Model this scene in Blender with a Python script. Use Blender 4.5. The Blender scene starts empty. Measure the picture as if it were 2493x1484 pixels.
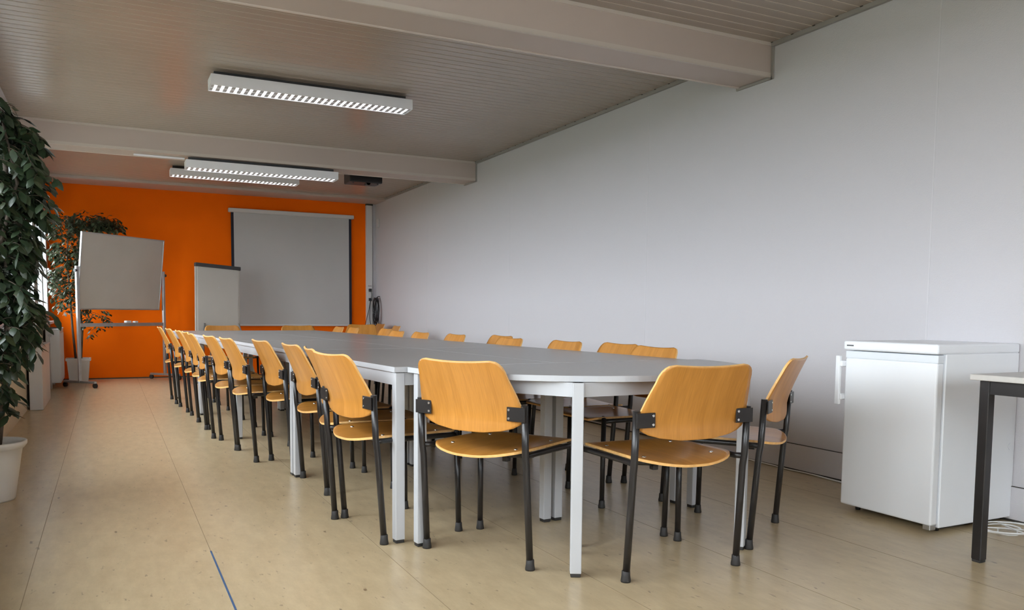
import bpy, bmesh, math, random
from mathutils import Vector, Matrix

random.seed(7)
SC = bpy.context.scene
COL = SC.collection
PI = math.pi

# ------------------------------------------------------------------ camera
YAW, PITCH, ROLL = math.radians(26.44), math.radians(-4.17), math.radians(0.53)
H = 0.975
fwd = Vector((math.sin(YAW) * math.cos(PITCH), math.cos(YAW) * math.cos(PITCH), math.sin(PITCH)))
rgt = Vector((math.cos(YAW), -math.sin(YAW), 0))
upv = rgt.cross(fwd)
r2 = rgt * math.cos(ROLL) + upv * math.sin(ROLL)
u2 = -rgt * math.sin(ROLL) + upv * math.cos(ROLL)
cd = bpy.data.cameras.new('camera')
cd.sensor_fit = 'HORIZONTAL'
cd.sensor_width = 36
cd.lens = 1975 / 2493 * 36
cd.shift_y = 164 / 2493
cd.clip_start = 0.05
cam = bpy.data.objects.new('camera', cd)
COL.objects.link(cam)
M = Matrix.Identity(4)
for i in range(3):
    M[i][0] = r2[i]; M[i][1] = u2[i]; M[i][2] = -fwd[i]
M[0][3], M[1][3], M[2][3] = 0, 0, H
cam.matrix_world = M
SC.camera = cam

# ------------------------------------------------------------------ world, light, exposure
w = bpy.data.worlds.new('overcast_sky')
SC.world = w
w.use_nodes = True
bg = w.node_tree.nodes['Background']
bg.inputs[0].default_value = (0.89, 0.925, 1.0, 1)
# overcast sky: brighter towards the zenith
wn, wl = w.node_tree.nodes, w.node_tree.links
wt = wn.new('ShaderNodeTexCoord'); wsx = wn.new('ShaderNodeSeparateXYZ')
wmx = wn.new('ShaderNodeMath'); wmx.operation = 'MAXIMUM'; wmx.inputs[1].default_value = 0.0
wma = wn.new('ShaderNodeMath'); wma.operation = 'MULTIPLY_ADD'
SKY = 20.3
wma.inputs[1].default_value = SKY * 0.40; wma.inputs[2].default_value = SKY * 0.60
wl.new(wt.outputs['Generated'], wsx.inputs[0]); wl.new(wsx.outputs['Z'], wmx.inputs[0])
wl.new(wmx.outputs[0], wma.inputs[0]); wl.new(wma.outputs[0], bg.inputs[1])
SC.view_settings.view_transform = 'Standard'
SC.view_settings.look = 'None'
SC.view_settings.gamma = 1
SC.view_settings.use_curve_mapping = False
SC.view_settings.exposure = 0.0
SC.cycles.max_bounces = 10
SC.cycles.diffuse_bounces = 6
SC.cycles.transparent_max_bounces = 12
SC.cycles.sample_clamp_indirect = 8
SC.cycles.caustics_reflective = False
SC.cycles.caustics_refractive = False

# room shell numbers
XL, XR, YB, YF, ZC = -0.72, 3.87, -3.2, 12.75, 2.72
SILL, HEAD = 0.82, 2.37
WINS = [(-0.45, 1.85), (1.95, 4.1), (4.32, 6.5), (6.6, 8.8), (9.1, 10.5), (10.75, 12.62)]

def portal(name, loc, rot, sx, sy):
    l = bpy.data.lights.new(name, 'AREA'); l.shape = 'RECTANGLE'
    l.size = sx; l.size_y = sy
    l.cycles.is_portal = True
    o = bpy.data.objects.new(name, l); COL.objects.link(o)
    o.location = loc; o.rotation_euler = rot
for y0, y1 in WINS:
    portal('daylight_portal', (XL - 0.3, (y0 + y1) / 2, (SILL + HEAD) / 2), (0, -PI / 2, 0), HEAD - SILL, y1 - y0)
portal('daylight_portal', (1.22, YB - 0.3, (SILL + HEAD) / 2), (PI / 2, 0, PI), 3.55, HEAD - SILL)

# ------------------------------------------------------------------ materials
def mat(name, col, rough=0.5, metal=0.0, bump=None, var=None, spec=0.5, coat=0.0, emit=None):
    m = bpy.data.materials.new(name); m.use_nodes = True
    nt = m.node_tree; N = nt.nodes; L = nt.links
    b = N['Principled BSDF']
    b.inputs['Base Color'].default_value = (*col, 1)
    b.inputs['Roughness'].default_value = rough
    b.inputs['Metallic'].default_value = metal
    b.inputs['Specular IOR Level'].default_value = spec
    b.inputs['Coat Weight'].default_value = coat
    tc = N.new('ShaderNodeTexCoord')
    if var:
        sc, amt = var
        n = N.new('ShaderNodeTexNoise'); n.inputs['Scale'].default_value = sc; n.inputs['Detail'].default_value = 4
        L.new(tc.outputs['Object'], n.inputs['Vector'])
        r = N.new('ShaderNodeValToRGB')
        r.color_ramp.elements[0].position = 0.3; r.color_ramp.elements[1].position = 0.7
        r.color_ramp.elements[0].color = (*[c * (1 - amt) for c in col], 1)
        r.color_ramp.elements[1].color = (*[min(1, c * (1 + amt)) for c in col], 1)
        L.new(n.outputs['Fac'], r.inputs['Fac']); L.new(r.outputs['Color'], b.inputs['Base Color'])
    if bump:
        sc, st, di = bump
        n = N.new('ShaderNodeTexNoise'); n.inputs['Scale'].default_value = sc; n.inputs['Detail'].default_value = 3
        L.new(tc.outputs['Object'], n.inputs['Vector'])
        bp = N.new('ShaderNodeBump'); bp.inputs['Strength'].default_value = st; bp.inputs['Distance'].default_value = di
        L.new(n.outputs['Fac'], bp.inputs['Height']); L.new(bp.outputs['Normal'], b.inputs['Normal'])
    if emit:
        b.inputs['Emission Color'].default_value = (*emit[0], 1); b.inputs['Emission Strength'].default_value = emit[1]
    return m

def wood_mat():
    m = bpy.data.materials.new('beech_plywood'); m.use_nodes = True
    nt = m.node_tree; N = nt.nodes; L = nt.links; b = N['Principled BSDF']
    tc = N.new('ShaderNodeTexCoord'); oi = N.new('ShaderNodeObjectInfo')
    add = N.new('ShaderNodeVectorMath'); add.operation = 'ADD'
    cmb = N.new('ShaderNodeCombineXYZ')
    mul = N.new('ShaderNodeMath'); mul.operation = 'MULTIPLY'; mul.inputs[1].default_value = 37
    L.new(oi.outputs['Random'], mul.inputs[0])
    for i in range(3): L.new(mul.outputs[0], cmb.inputs[i])
    L.new(tc.outputs['Object'], add.inputs[0]); L.new(cmb.outputs[0], add.inputs[1])
    mp = N.new('ShaderNodeMapping'); mp.inputs['Scale'].default_value = (14, 1.6, 1.6)
    L.new(add.outputs[0], mp.inputs['Vector'])
    n = N.new('ShaderNodeTexNoise'); n.inputs['Scale'].default_value = 1.6; n.inputs['Detail'].default_value = 5
    n.inputs['Distortion'].default_value = 0.5
    L.new(mp.outputs[0], n.inputs['Vector'])
    r = N.new('ShaderNodeValToRGB')
    e = r.color_ramp.elements
    e[0].position = 0.28; e[0].color = (0.42, 0.175, 0.027, 1)
    e[1].position = 0.72; e[1].color = (0.56, 0.248, 0.05, 1)
    L.new(n.outputs['Fac'], r.inputs['Fac'])
    mp2 = N.new('ShaderNodeMapping'); mp2.inputs['Scale'].default_value = (160, 9, 9)
    L.new(add.outputs[0], mp2.inputs['Vector'])
    n2 = N.new('ShaderNodeTexNoise'); n2.inputs['Scale'].default_value = 1.5
    L.new(mp2.outputs[0], n2.inputs['Vector'])
    mx = N.new('ShaderNodeMixRGB'); mx.blend_type = 'OVERLAY'; mx.inputs[0].default_value = 0.22
    L.new(r.outputs['Color'], mx.inputs[1]); L.new(n2.outputs['Fac'], mx.inputs[2])
    L.new(mx.outputs[0], b.inputs['Base Color'])
    b.inputs['Roughness'].default_value = 0.32
    b.inputs['Coat Weight'].default_value = 0.12; b.inputs['Coat Roughness'].default_value = 0.15
    return m

def floor_mat():
    m = bpy.data.materials.new('linoleum'); m.use_nodes = True
    nt = m.node_tree; N = nt.nodes; L = nt.links; b = N['Principled BSDF']
    tc = N.new('ShaderNodeTexCoord')
    mp = N.new('ShaderNodeMapping'); mp.inputs['Scale'].default_value = (3, 0.9, 1)
    L.new(tc.outputs['Object'], mp.inputs['Vector'])
    n = N.new('ShaderNodeTexNoise'); n.inputs['Scale'].default_value = 6; n.inputs['Detail'].default_value = 8; n.inputs['Roughness'].default_value = 0.7
    L.new(mp.outputs[0], n.inputs['Vector'])
    r = N.new('ShaderNodeValToRGB'); e = r.color_ramp.elements
    e[0].position = 0.3; e[0].color = (0.40, 0.308, 0.182, 1)
    e[1].position = 0.7; e[1].color = (0.54, 0.432, 0.268, 1)
    L.new(n.outputs['Fac'], r.inputs['Fac'])
    # short dark scuffs
    mp2 = N.new('ShaderNodeMapping'); mp2.inputs['Scale'].default_value = (26, 9, 1); mp2.inputs['Rotation'].default_value = (0, 0, 0.5)
    L.new(tc.outputs['Object'], mp2.inputs['Vector'])
    n2 = N.new('ShaderNodeTexNoise'); n2.inputs['Scale'].default_value = 1.7; n2.inputs['Detail'].default_value = 2
    L.new(mp2.outputs[0], n2.inputs['Vector'])
    r2_ = N.new('ShaderNodeValToRGB'); e = r2_.color_ramp.elements
    e[0].position = 0.665; e[0].color = (0, 0, 0, 1); e[1].position = 0.76; e[1].color = (1, 1, 1, 1)
    L.new(n2.outputs['Fac'], r2_.inputs['Fac'])
    mx = N.new('ShaderNodeMixRGB'); mx.blend_type = 'MIX'; mx.inputs[2].default_value = (0.19, 0.13, 0.075, 1)
    L.new(r2_.outputs['Color'], mx.inputs[0]); L.new(r.outputs['Color'], mx.inputs[1])
    L.new(mx.outputs[0], b.inputs['Base Color'])
    b.inputs['Roughness'].default_value = 0.29
    b.inputs['Specular IOR Level'].default_value = 0.6
    nb = N.new('ShaderNodeTexNoise'); nb.inputs['Scale'].default_value = 9
    L.new(tc.outputs['Object'], nb.inputs['Vector'])
    bp = N.new('ShaderNodeBump'); bp.inputs['Strength'].default_value = 0.12; bp.inputs['Distance'].default_value = 0.01
    L.new(nb.outputs['Fac'], bp.inputs['Height']); L.new(bp.outputs['Normal'], b.inputs['Normal'])
    return m

def glass_mat():
    m = bpy.data.materials.new('window_glass'); m.use_nodes = True
    nt = m.node_tree; N = nt.nodes; L = nt.links
    N.remove(N['Principled BSDF']); out = N['Material Output']
    t = N.new('ShaderNodeBsdfTransparent'); t.inputs[0].default_value = (0.95, 0.97, 0.96, 1)
    g = N.new('ShaderNodeBsdfGlossy'); g.inputs['Roughness'].default_value = 0.02
    lw = N.new('ShaderNodeLayerWeight'); lw.inputs['Blend'].default_value = 0.5      # Schlick fresnel, same on both faces
    pw = N.new('ShaderNodeMath'); pw.operation = 'POWER'; pw.inputs[1].default_value = 5
    f = N.new('ShaderNodeMath'); f.operation = 'MULTIPLY_ADD'; f.inputs[1].default_value = 0.9; f.inputs[2].default_value = 0.04
    L.new(lw.outputs['Facing'], pw.inputs[0]); L.new(pw.outputs[0], f.inputs[0])
    mx = N.new('ShaderNodeMixShader')
    L.new(f.outputs[0], mx.inputs[0]); L.new(t.outputs[0], mx.inputs[1]); L.new(g.outputs[0], mx.inputs[2])
    L.new(mx.outputs[0], out.inputs[0])
    return m

def leaf_mat(name, c0, c1):
    m = bpy.data.materials.new(name); m.use_nodes = True
    nt = m.node_tree; N = nt.nodes; L = nt.links; b = N['Principled BSDF']
    tc = N.new('ShaderNodeTexCoord')
    n = N.new('ShaderNodeTexNoise'); n.inputs['Scale'].default_value = 9
    L.new(tc.outputs['Object'], n.inputs['Vector'])
    r = N.new('ShaderNodeValToRGB'); e = r.color_ramp.elements
    e[0].position = 0.35; e[0].color = (*c0, 1); e[1].position = 0.65; e[1].color = (*c1, 1)
    L.new(n.outputs['Fac'], r.inputs['Fac']); L.new(r.outputs['Color'], b.inputs['Base Color'])
    b.inputs['Roughness'].default_value = 0.38
    return m

MAT = dict(
    wall=mat('woodchip_wallpaper', (0.59, 0.575, 0.60), 0.8, bump=(160, 0.35, 0.004)),
    wall_seam=mat('wallpaper_seam', (0.625, 0.61, 0.635), 0.7),
    cream=mat('warm_bounce_wall', (0.62, 0.56, 0.46), 0.7, bump=(120, 0.2, 0.003)),  # cream puts warm light bounced off the floor into the colour
    orange=mat('orange_wall_paint', (0.95, 0.155, 0.001), 0.9, spec=0.12, bump=(160, 0.3, 0.003), var=(1.3, 0.06)),
    ceil=mat('ceiling_slat_enamel', (0.40, 0.33, 0.28), 0.22, spec=0.5, var=(0.8, 0.05)),
    ceil_gap_glint=mat('slat_joint_glint', (0.80, 0.70, 0.58), 0.5),  # pale joints paint in the light that slat edges catch
    beam=mat('beam_cladding', (0.53, 0.44, 0.39), 0.45, var=(0.7, 0.05)),
    beam_lip=mat('beam_edge_strip', (0.60, 0.53, 0.47), 0.4),
    groove=mat('shadow_gap', (0.05, 0.045, 0.04), 0.8),
    trim=mat('white_trim_paint', (0.62, 0.61, 0.60), 0.5),
    reveal=mat('white_reveal_paint', (0.85, 0.85, 0.85), 0.5, var=(3, 0.02)),
    cove=mat('cove_strip', (0.33, 0.31, 0.29), 0.5, var=(3, 0.05)),
    floor=floor_mat(), wood=wood_mat(), glass=glass_mat(),
    ply=mat('plywood_edge', (0.80, 0.46, 0.16), 0.5, var=(60, 0.1)),
    black=mat('black_tube_enamel', (0.016, 0.014, 0.014), 0.3, var=(6, 0.3)),
    rubber=mat('dark_rubber', (0.022, 0.02, 0.019), 0.6, var=(8, 0.2)),
    steel=mat('bright_screw_steel', (0.8, 0.8, 0.8), 0.25, metal=1, var=(9, 0.1)),
    alu=mat('brushed_aluminium', (0.55, 0.55, 0.55), 0.35, metal=0.85, var=(8, 0.1)),
    tabtop=mat('grey_laminate', (0.30, 0.295, 0.29), 0.28, var=(40, 0.05)),
    tabwhite=mat('white_table_enamel', (0.48, 0.49, 0.51), 0.35, var=(5, 0.03)),
    fridge=mat('white_appliance_enamel', (0.83, 0.85, 0.88), 0.3, var=(2, 0.02)),
    fridge2=mat('grey_white_plastic', (0.72, 0.76, 0.80), 0.4, var=(2, 0.02)),
    darkgrey=mat('dark_grey_plastic', (0.05, 0.05, 0.055), 0.45, var=(5, 0.1)),
    desktop=mat('light_grey_laminate', (0.52, 0.50, 0.47), 0.4, var=(30, 0.04)),
    screen=mat('matte_screen_fabric', (0.50, 0.495, 0.49), 0.9, var=(3, 0.02)),
    navy=mat('screen_black_border', (0.008, 0.008, 0.02), 0.7, var=(5, 0.1)),
    board=mat('whiteboard_enamel', (0.60, 0.575, 0.535), 0.5, var=(2, 0.04)),
    paper=mat('flipchart_pad', (0.50, 0.48, 0.445), 0.8, var=(2, 0.03)),
    lamp=mat('luminaire_white_enamel', (0.86, 0.86, 0.90), 0.4, var=(3, 0.02)),
    mirror=mat('louvre_mirror_aluminium', (0.50, 0.50, 0.52), 0.35, var=(9, 0.03)),
    reflector=mat('white_reflector', (0.9, 0.9, 0.9), 0.3, var=(9, 0.02)),
    tube=mat('fluorescent_tube', (0.9, 0.9, 0.9), 0.4, emit=((1, 0.98, 0.95), 30.0)),
    pot=mat('white_plastic_pot', (0.62, 0.59, 0.55), 0.45, var=(6, 0.04)),
    soil=mat('potting_soil', (0.03, 0.02, 0.014), 0.95, bump=(60, 0.8, 0.01)),
    bark=mat('grey_brown_bark', (0.10, 0.075, 0.055), 0.85, bump=(50, 0.6, 0.01), var=(14, 0.3)),
    leaf=leaf_mat('dark_ficus_leaf', (0.014, 0.028, 0.012), (0.034, 0.055, 0.025)),
    leaf2=leaf_mat('olive_ficus_leaf', (0.022, 0.03, 0.012), (0.045, 0.062, 0.028)),
    rad=mat('radiator_white_enamel', (0.62, 0.62, 0.63), 0.4, var=(3, 0.03)),
    cable_w=mat('white_cable_sheath', (0.75, 0.75, 0.74), 0.4, var=(5, 0.04)),
    cable_b=mat('black_cable_sheath', (0.012, 0.012, 0.014), 0.4, var=(5, 0.2)),
    blue=mat('blue_weld_seam', (0.04, 0.10, 0.22), 0.5, var=(20, 0.2)),
    seam=mat('floor_joint_line', (0.27, 0.205, 0.125), 0.6),
    asphalt=mat('outdoor_ground', (0.13, 0.14, 0.11), 0.9, var=(0.4, 0.2)),
)

# ------------------------------------------------------------------ mesh helpers
class MB:
    """collects shapes into one mesh"""
    def __init__(s): s.bm = bmesh.new(); s.mats = []
    def mi(s, m):
        if m is None: m = 'wall'
        if m not in s.mats: s.mats.append(m)
        return s.mats.index(m)
    def face(s, vs, m, smooth=False):
        try: f = s.bm.faces.new(vs)
        except ValueError: return None
        f.material_index = s.mi(m); f.smooth = smooth; return f
    def box(s, x0, x1, y0, y1, z0, z1, m, mt=None, rot=0, piv=None):
        """axis box, optional material for top face, rotation about z at pivot"""
        P = [(x, y, z) for z in (z0, z1) for x, y in ((x0, y0), (x1, y0), (x1, y1), (x0, y1))]
        if rot:
            cx, cy = piv if piv else ((x0 + x1) / 2, (y0 + y1) / 2)
            c, sn = math.cos(rot), math.sin(rot)
            P = [(cx + (x - cx) * c - (y - cy) * sn, cy + (x - cx) * sn + (y - cy) * c, z) for x, y, z in P]
        v = [s.bm.verts.new(p) for p in P]
        for k, q in enumerate(((0, 3, 2, 1), (4, 5, 6, 7), (0, 1, 5, 4), (1, 2, 6, 5), (2, 3, 7, 6), (3, 0, 4, 7))):
            s.face([v[i] for i in q], (mt or m) if k == 1 else m)
        return s
    def bbox(s, x0, x1, y0, y1, z0, z1, m, b=0.005, seg=2, rot=0, piv=None):
        """bevelled box"""
        n0 = len(s.bm.verts)
        t = bmesh.new()
        bmesh.ops.create_cube(t, size=1)
        for v in t.verts:
            v.co = Vector((x0 + (v.co.x + .5) * (x1 - x0), y0 + (v.co.y + .5) * (y1 - y0), z0 + (v.co.z + .5) * (z1 - z0)))
        bmesh.ops.bevel(t, geom=t.edges[:], offset=b, segments=seg, affect='EDGES', profile=0.5)
        if rot:
            cx, cy = piv if piv else ((x0 + x1) / 2, (y0 + y1) / 2)
            bmesh.ops.rotate(t, verts=t.verts, cent=(cx, cy, 0), matrix=Matrix.Rotation(rot, 3, 'Z'))
        mp = {}
        for v in t.verts: mp[v] = s.bm.verts.new(v.co)
        for f in t.faces: s.face([mp[v] for v in f.verts], m, False)
        t.free(); return s
    def tube(s, pts, r, m, n=10, closed=False, cap=True, smooth_path=0):
        pts = [Vector(p) for p in pts]
        if smooth_path:
            for _ in range(smooth_path):
                q = [pts[0]]
                for a, b in zip(pts, pts[1:]): q += [a * .75 + b * .25, a * .25 + b * .75]
                q.append(pts[-1]); pts = q
        rs = r if isinstance(r, (list, tuple)) else [r] * len(pts)
        if len(rs) != len(pts): rs = [rs[0]] * len(pts)
        rings = []; prev = None
        for i, p in enumerate(pts):
            if closed: t = (pts[(i + 1) % len(pts)] - pts[i - 1])
            else:
                t = (pts[min(i + 1, len(pts) - 1)] - pts[max(i - 1, 0)])
            t.normalize()
            if prev is None:
                a = Vector((0, 0, 1)) if abs(t.z) < .9 else Vector((1, 0, 0))
                u = t.cross(a).normalized()
            else:
                u = (prev - t * prev.dot(t)).normalized()
            prev = u; v = t.cross(u)
            rings.append([s.bm.verts.new(p + (u * math.cos(2 * PI * k / n) + v * math.sin(2 * PI * k / n)) * rs[i]) for k in range(n)])
        R = list(zip(rings, rings[1:]))
        if closed: R.append((rings[-1], rings[0]))
        for A, B in R:
            for k in range(n): s.face([A[k], A[(k + 1) % n], B[(k + 1) % n], B[k]], m, True)
        if cap and not closed:
            s.face(rings[0][::-1], m); s.face(rings[-1], m)
        return s
    def lathe(s, prof, c, m, n=32, mats=None):
        """profile of (r,z) rotated about vertical axis at c"""
        rings = []
        for r, z in prof:
            rings.append([s.bm.verts.new((c[0] + r * math.cos(2 * PI * k / n), c[1] + r * math.sin(2 * PI * k / n), c[2] + z)) for k in range(n)])
        for i, (A, B) in enumerate(zip(rings, rings[1:])):
            for k in range(n): s.face([A[k], A[(k + 1) % n], B[(k + 1) % n], B[k]], mats[i] if mats else m, True)
        s.face(rings[0][::-1], m); s.face(rings[-1], m)
        return s
    def prism(s, poly, z0, z1, m, mt=None):
        A = [s.bm.verts.new((x, y, z0)) for x, y in poly]; B = [s.bm.verts.new((x, y, z1)) for x, y in poly]
        n = len(poly)
        for k in range(n): s.face([A[k], A[(k + 1) % n], B[(k + 1) % n], B[k]], m)
        s.face(A[::-1], m); s.face(B, mt or m)
        return s
    def quad(s, P, m): s.face([s.bm.verts.new(p) for p in P], m); return s
    def build(s, name, parent=None, loc=None):
        me = bpy.data.meshes.new(name)
        s.bm.normal_update()
        bmesh.ops.recalc_face_normals(s.bm, faces=s.bm.faces)
        s.bm.to_mesh(me); s.bm.free()
        for m in s.mats: me.materials.append(MAT[m])
        o = bpy.data.objects.new(name, me); COL.objects.link(o)
        if parent: o.parent = parent
        if loc: o.location = loc
        return o

def thing(name, label, cat, loc=(0, 0, 0), rz=0, group=None):
    o = bpy.data.objects.new(name, None); COL.objects.link(o)
    o.empty_display_size = 0.1
    o.location = loc; o.rotation_euler = (0, 0, rz)
    tag(o, label, cat, group); return o
def tag(o, label, cat, group=None, kind=None):
    o['label'] = label; o['category'] = cat
    if group: o['group'] = group
    if kind: o['kind'] = kind
    return o
def struct(o, label=None):
    o['kind'] = 'structure'
    if label: o['label'] = label
    return o
def copy_tree(o, parent=None):
    c = o.copy(); COL.objects.link(c)
    if parent: c.parent = parent
    for ch in [x for x in bpy.data.objects if x.parent == o]: copy_tree(ch, c)
    return c

# ------------------------------------------------------------------ room shell
T = 0.3
b = MB(); b.box(XL - T, XR + T, YB - T, YF + T, -0.2, 0, 'floor')
fl = struct(b.build('floor'), 'beige linoleum floor in wide sheets with thin dark joints')
# sheet joints (thin inlaid lines)
b = MB()
for x, y0, y1 in ((-0.28, YB, YF), (0.35, 3.44, YF), (0.985, YB, YF), (1.585, YB, YF), (2.22, YB, YF), (2.85, YB, YF), (3.48, YB, YF)):
    b.box(x - 0.0012, x + 0.0012, y0, y1, 0.0, 0.0006, 'seam')
struct(b.build('trim_1'), 'thin joints between linoleum sheets')
b = MB(); b.box(0.347, 0.3535, YB, 3.44, 0.0, 0.0012, 'blue')
struct(b.build('trim_2'), 'thin blue seam in the floor')

b = MB(); b.box(XR, XR + T, YB - T, YF + T, 0, ZC + .1, 'wall')
for y in (0.37, 2.87, 5.39, 7.87, 10.37):
    b.box(XR - 0.0012, XR, y - 0.004, y + 0.004, 0.17, ZC, 'wall_seam')
struct(b.build('wall_right'), 'long white wallpapered wall')
b = MB(); b.box(XL, XR, YF, YF + T, 0, ZC, 'orange')
struct(b.build('wall_front'), 'orange end wall')
# wall behind the camera with an opening
b = MB()
b.box(XL, -0.55, YB - T, YB, 0, ZC, 'wall'); b.box(3.0, XR, YB - T, YB, 0, ZC, 'wall')
b.box(-0.55, 3.0, YB - T, YB, 0, SILL, 'wall'); b.box(-0.55, 3.0, YB - T, YB, HEAD, ZC, 'wall')
struct(b.build('wall_back'))
# left wall with window openings
b = MB()
TL = 0.36
b.box(XL - TL, XL, YB - T, YF + T, 0, SILL, 'cream')
b.box(XL - TL, XL, YB - T, YF + T, HEAD, ZC, 'wall')
ys = [YB - T] + [v for wv in WINS for v in wv] + [YF + T]
for a, c in zip(ys[0::2], ys[1::2]): b.box(XL - TL, XL, a, c, SILL, HEAD, 'wall')
struct(b.build('wall_left'), 'window wall with parapet tinted cream for warm floor bounce')

def window(i, y0, y1, back=False):
    root = bpy.data.objects.new('window_%d' % i, None); COL.objects.link(root); root['kind'] = 'structure'
    def put(mb, name):
        o = mb.build(name, root)
        return o
    L_ = y1 - y0; d0, d1 = -0.06, -0.012     # frame depth relative to wall face (local x = depth, y along)
    f = MB()
    fw_ = 0.06
    f.box(d0, d1, 0, L_, 0, fw_, 'tabwhite'); f.box(d0, d1, 0, L_, HEAD - SILL - fw_, HEAD - SILL, 'tabwhite')
    n = 2 if L_ > 1.3 else 1
    for k in range(n + 1):
        yc = k * L_ / n; a = max(0, yc - fw_ / 2) if k else 0; c = min(L_, yc + fw_ / 2) if k < n else L_
        if k == 0: c = fw_
        if k == n: a = L_ - fw_
        f.box(d0, d1, a, c, fw_, HEAD - SILL - fw_, 'tabwhite')
    put(f, 'window_frame')
    r_ = MB(); Hh = HEAD - SILL
    r_.box(-TL, d0, 0, .012, 0, Hh, 'reveal'); r_.box(-TL, d0, L_ - .012, L_, 0, Hh, 'reveal'); r_.box(-TL, d0, .012, L_ - .012, Hh - .012, Hh, 'reveal')
    put(r_, 'reveal_lining')
    for k in range(n):
        a = k * L_ / n + fw_ * (1 if k == 0 else .5); c = (k + 1) * L_ / n - fw_ * (1 if k == n - 1 else .5)
        s_ = MB(); z0, z1 = fw_, HEAD - SILL - fw_
        s_.box(d0 + .01, d1 + .010, a, a + .055, z0, z1, 'tabwhite'); s_.box(d0 + .01, d1 + .010, c - .055, c, z0, z1, 'tabwhite')
        s_.box(d0 + .01, d1 + .010, a + .055, c - .055, z0, z0 + .055, 'tabwhite'); s_.box(d0 + .01, d1 + .010, a + .055, c - .055, z1 - .055, z1, 'tabwhite')
        so = put(s_, 'sash')
        g = MB(); g.box(-0.033, -0.029, a + .05, c - .05, z0 + .05, z1 - .05, 'glass'); g.build('pane', so)
        h = MB(); h.bbox(d1 + .010, d1 + .040, c - .045, c - .015, .62, .70, 'alu', .004); h.bbox(d1 + .040, d1 + .060, c - .04, c - .02, .55, .68, 'alu', .006)
        h.build('handle', so)
    s2 = MB(); s2.bbox(d1, 0.09, -.03 if i != 1 else 0, L_ + .03, -0.03, 0.0, 'tabwhite', .006)
    put(s2, 'window_sill')
    if back:
        root.location = (y0, YB, SILL); root.rotation_euler = (0, 0, -PI / 2); root.location = (y0, YB, SILL)
        root.rotation_euler = (0, 0, PI / 2); root.location = (y1, YB, SILL)
    else:
        root.location = (XL, y0, SILL)
    return root
for i, (a, c) in enumerate(WINS): window(i + 1, a, c)
window(7, -0.55, 3.0, back=True)
b = MB(); b.box(-60, XL - T - .02, -40, 60, -1.2, -1.0, 'asphalt')
struct(b.build('ground'), 'ground outside the windows')

# ceiling: enamelled slats running across the room
b = MB()
b.box(XL - T, XR + T, YB - T, YF + T, ZC + .003, ZC + .2, 'ceil_gap_glint')
pitch = 0.0865
y = YB
BEAMS = [(-0.64, -0.34), (4.06, 4.36), (8.76, 9.08)]
while y < 12.2:
    y1 = min(y + pitch - 0.007, 12.2)
    # slightly rounded slat edges
    P = [(y, ZC + .003), (y + .001, ZC + .0015), (y + .004, ZC), (y1 - .004, ZC), (y1 - .001, ZC + .0015), (y1, ZC + .003)]
    A = [b.bm.verts.new((XL - .01, py, pz)) for py, pz in P]; B = [b.bm.verts.new((XR + .01, py, pz)) for py, pz in P]
    for k in range(5): b.face([A[k], B[k], B[k + 1], A[k + 1]], 'ceil')
    y += pitch
struct(b.build('ceiling'), 'ceiling of narrow grey-brown slats')
def beam(i, y0, y1):
    b = MB(); b.box(XL, XR, y0, y1, 2.51, ZC, 'beam')
    o = struct(b.build('beam_%d' % i), 'boxed ceiling beam across the room')
    o.name = 'ceiling_beam'
    e = MB()
    e.box(XL, XR - .001, y0 - .004, y0, 2.508, 2.532, 'beam_lip'); e.box(XL, XR - .001, y0 - .004, y0 + .012, 2.504, 2.509, 'beam_lip')
    e.box(XL, XR - .001, y0 - .010, y0, 2.700, ZC, 'beam_lip')
    e.box(XL, XR - .001, y1 - .012, y1 + .004, 2.504, 2.512, 'beam_lip')
    e.build('edge_strip', o)
    return o
for i, (a, c) in enumerate(BEAMS): beam(i + 1, a, c)
b = MB(); b.box(XL, XR, 12.2, YF, 2.685, ZC + .02, 'beam')
struct(b.build('ceiling_edge'), 'flat ceiling strip in front of the orange wall').name = 'ceiling_edge_panel'

# cove strip where ceiling meets the right wall, stepping round the beams
b = MB()
segs = [(YB, -0.64), (-0.34, 4.05), (4.36, 8.75), (9.08, 12.2)]
for a, c in segs:
    b.box(XR - .022, XR, a, c, ZC - .026, ZC, 'cove')
    yy = a + .05
    while yy < c:
        b.box(XR - .026, XR - .0215, yy, yy + .018, ZC - .004, ZC, 'groove'); yy += pitch * 2
for y0, y1 in BEAMS:
    b.box(XR - .012, XR, y0 - .014, y1 + .006, 2.492, 2.509, 'cove')
    b.box(XR - .012, XR, y0 - .022, y0 - .004, 2.492, ZC - .026, 'cove')
    b.box(XR - .012, XR, y1 + .004, y1 + .02, 2.492, ZC - .026, 'cove')
struct(b.build('trim_3'), 'narrow cove strip between ceiling and right wall')

# skirting of the right wall
b = MB()
b.box(XR - .012, XR, YB, YF, 0.012, 0.168, 'wall'); b.box(XR - .0125, XR, YB, YF, 0.1685, 0.171, 'groove')
b.box(XR - .0128, XR - .01, YB, YF, .088, .090, 'trim')
b.box(XR - .008, XR, YB, YF, 0.0, 0.012, 'groove')
struct(b.build('baseboard_right'))
b = MB(); b.box(XL, 3.70, YF - .006, YF, 0, .014, 'groove'); struct(b.build('baseboard_front'))
# white service duct in the far right corner
b = MB()
b.bbox(3.705, 3.805, YF - .05, YF, 0.0, 2.66, 'trim', .004)
b.box(3.806, 3.816, YF - .02, YF, 0.0, 2.68, 'groove')
b.box(3.816, XR, YF - .012, YF, 0.0, 2.685, 'wall')
b.box(3.705, 3.816, YF - .045, YF, 2.66, 2.685, 'groove')
struct(b.build('trim_4'), 'white vertical service duct in the far corner')

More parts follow.
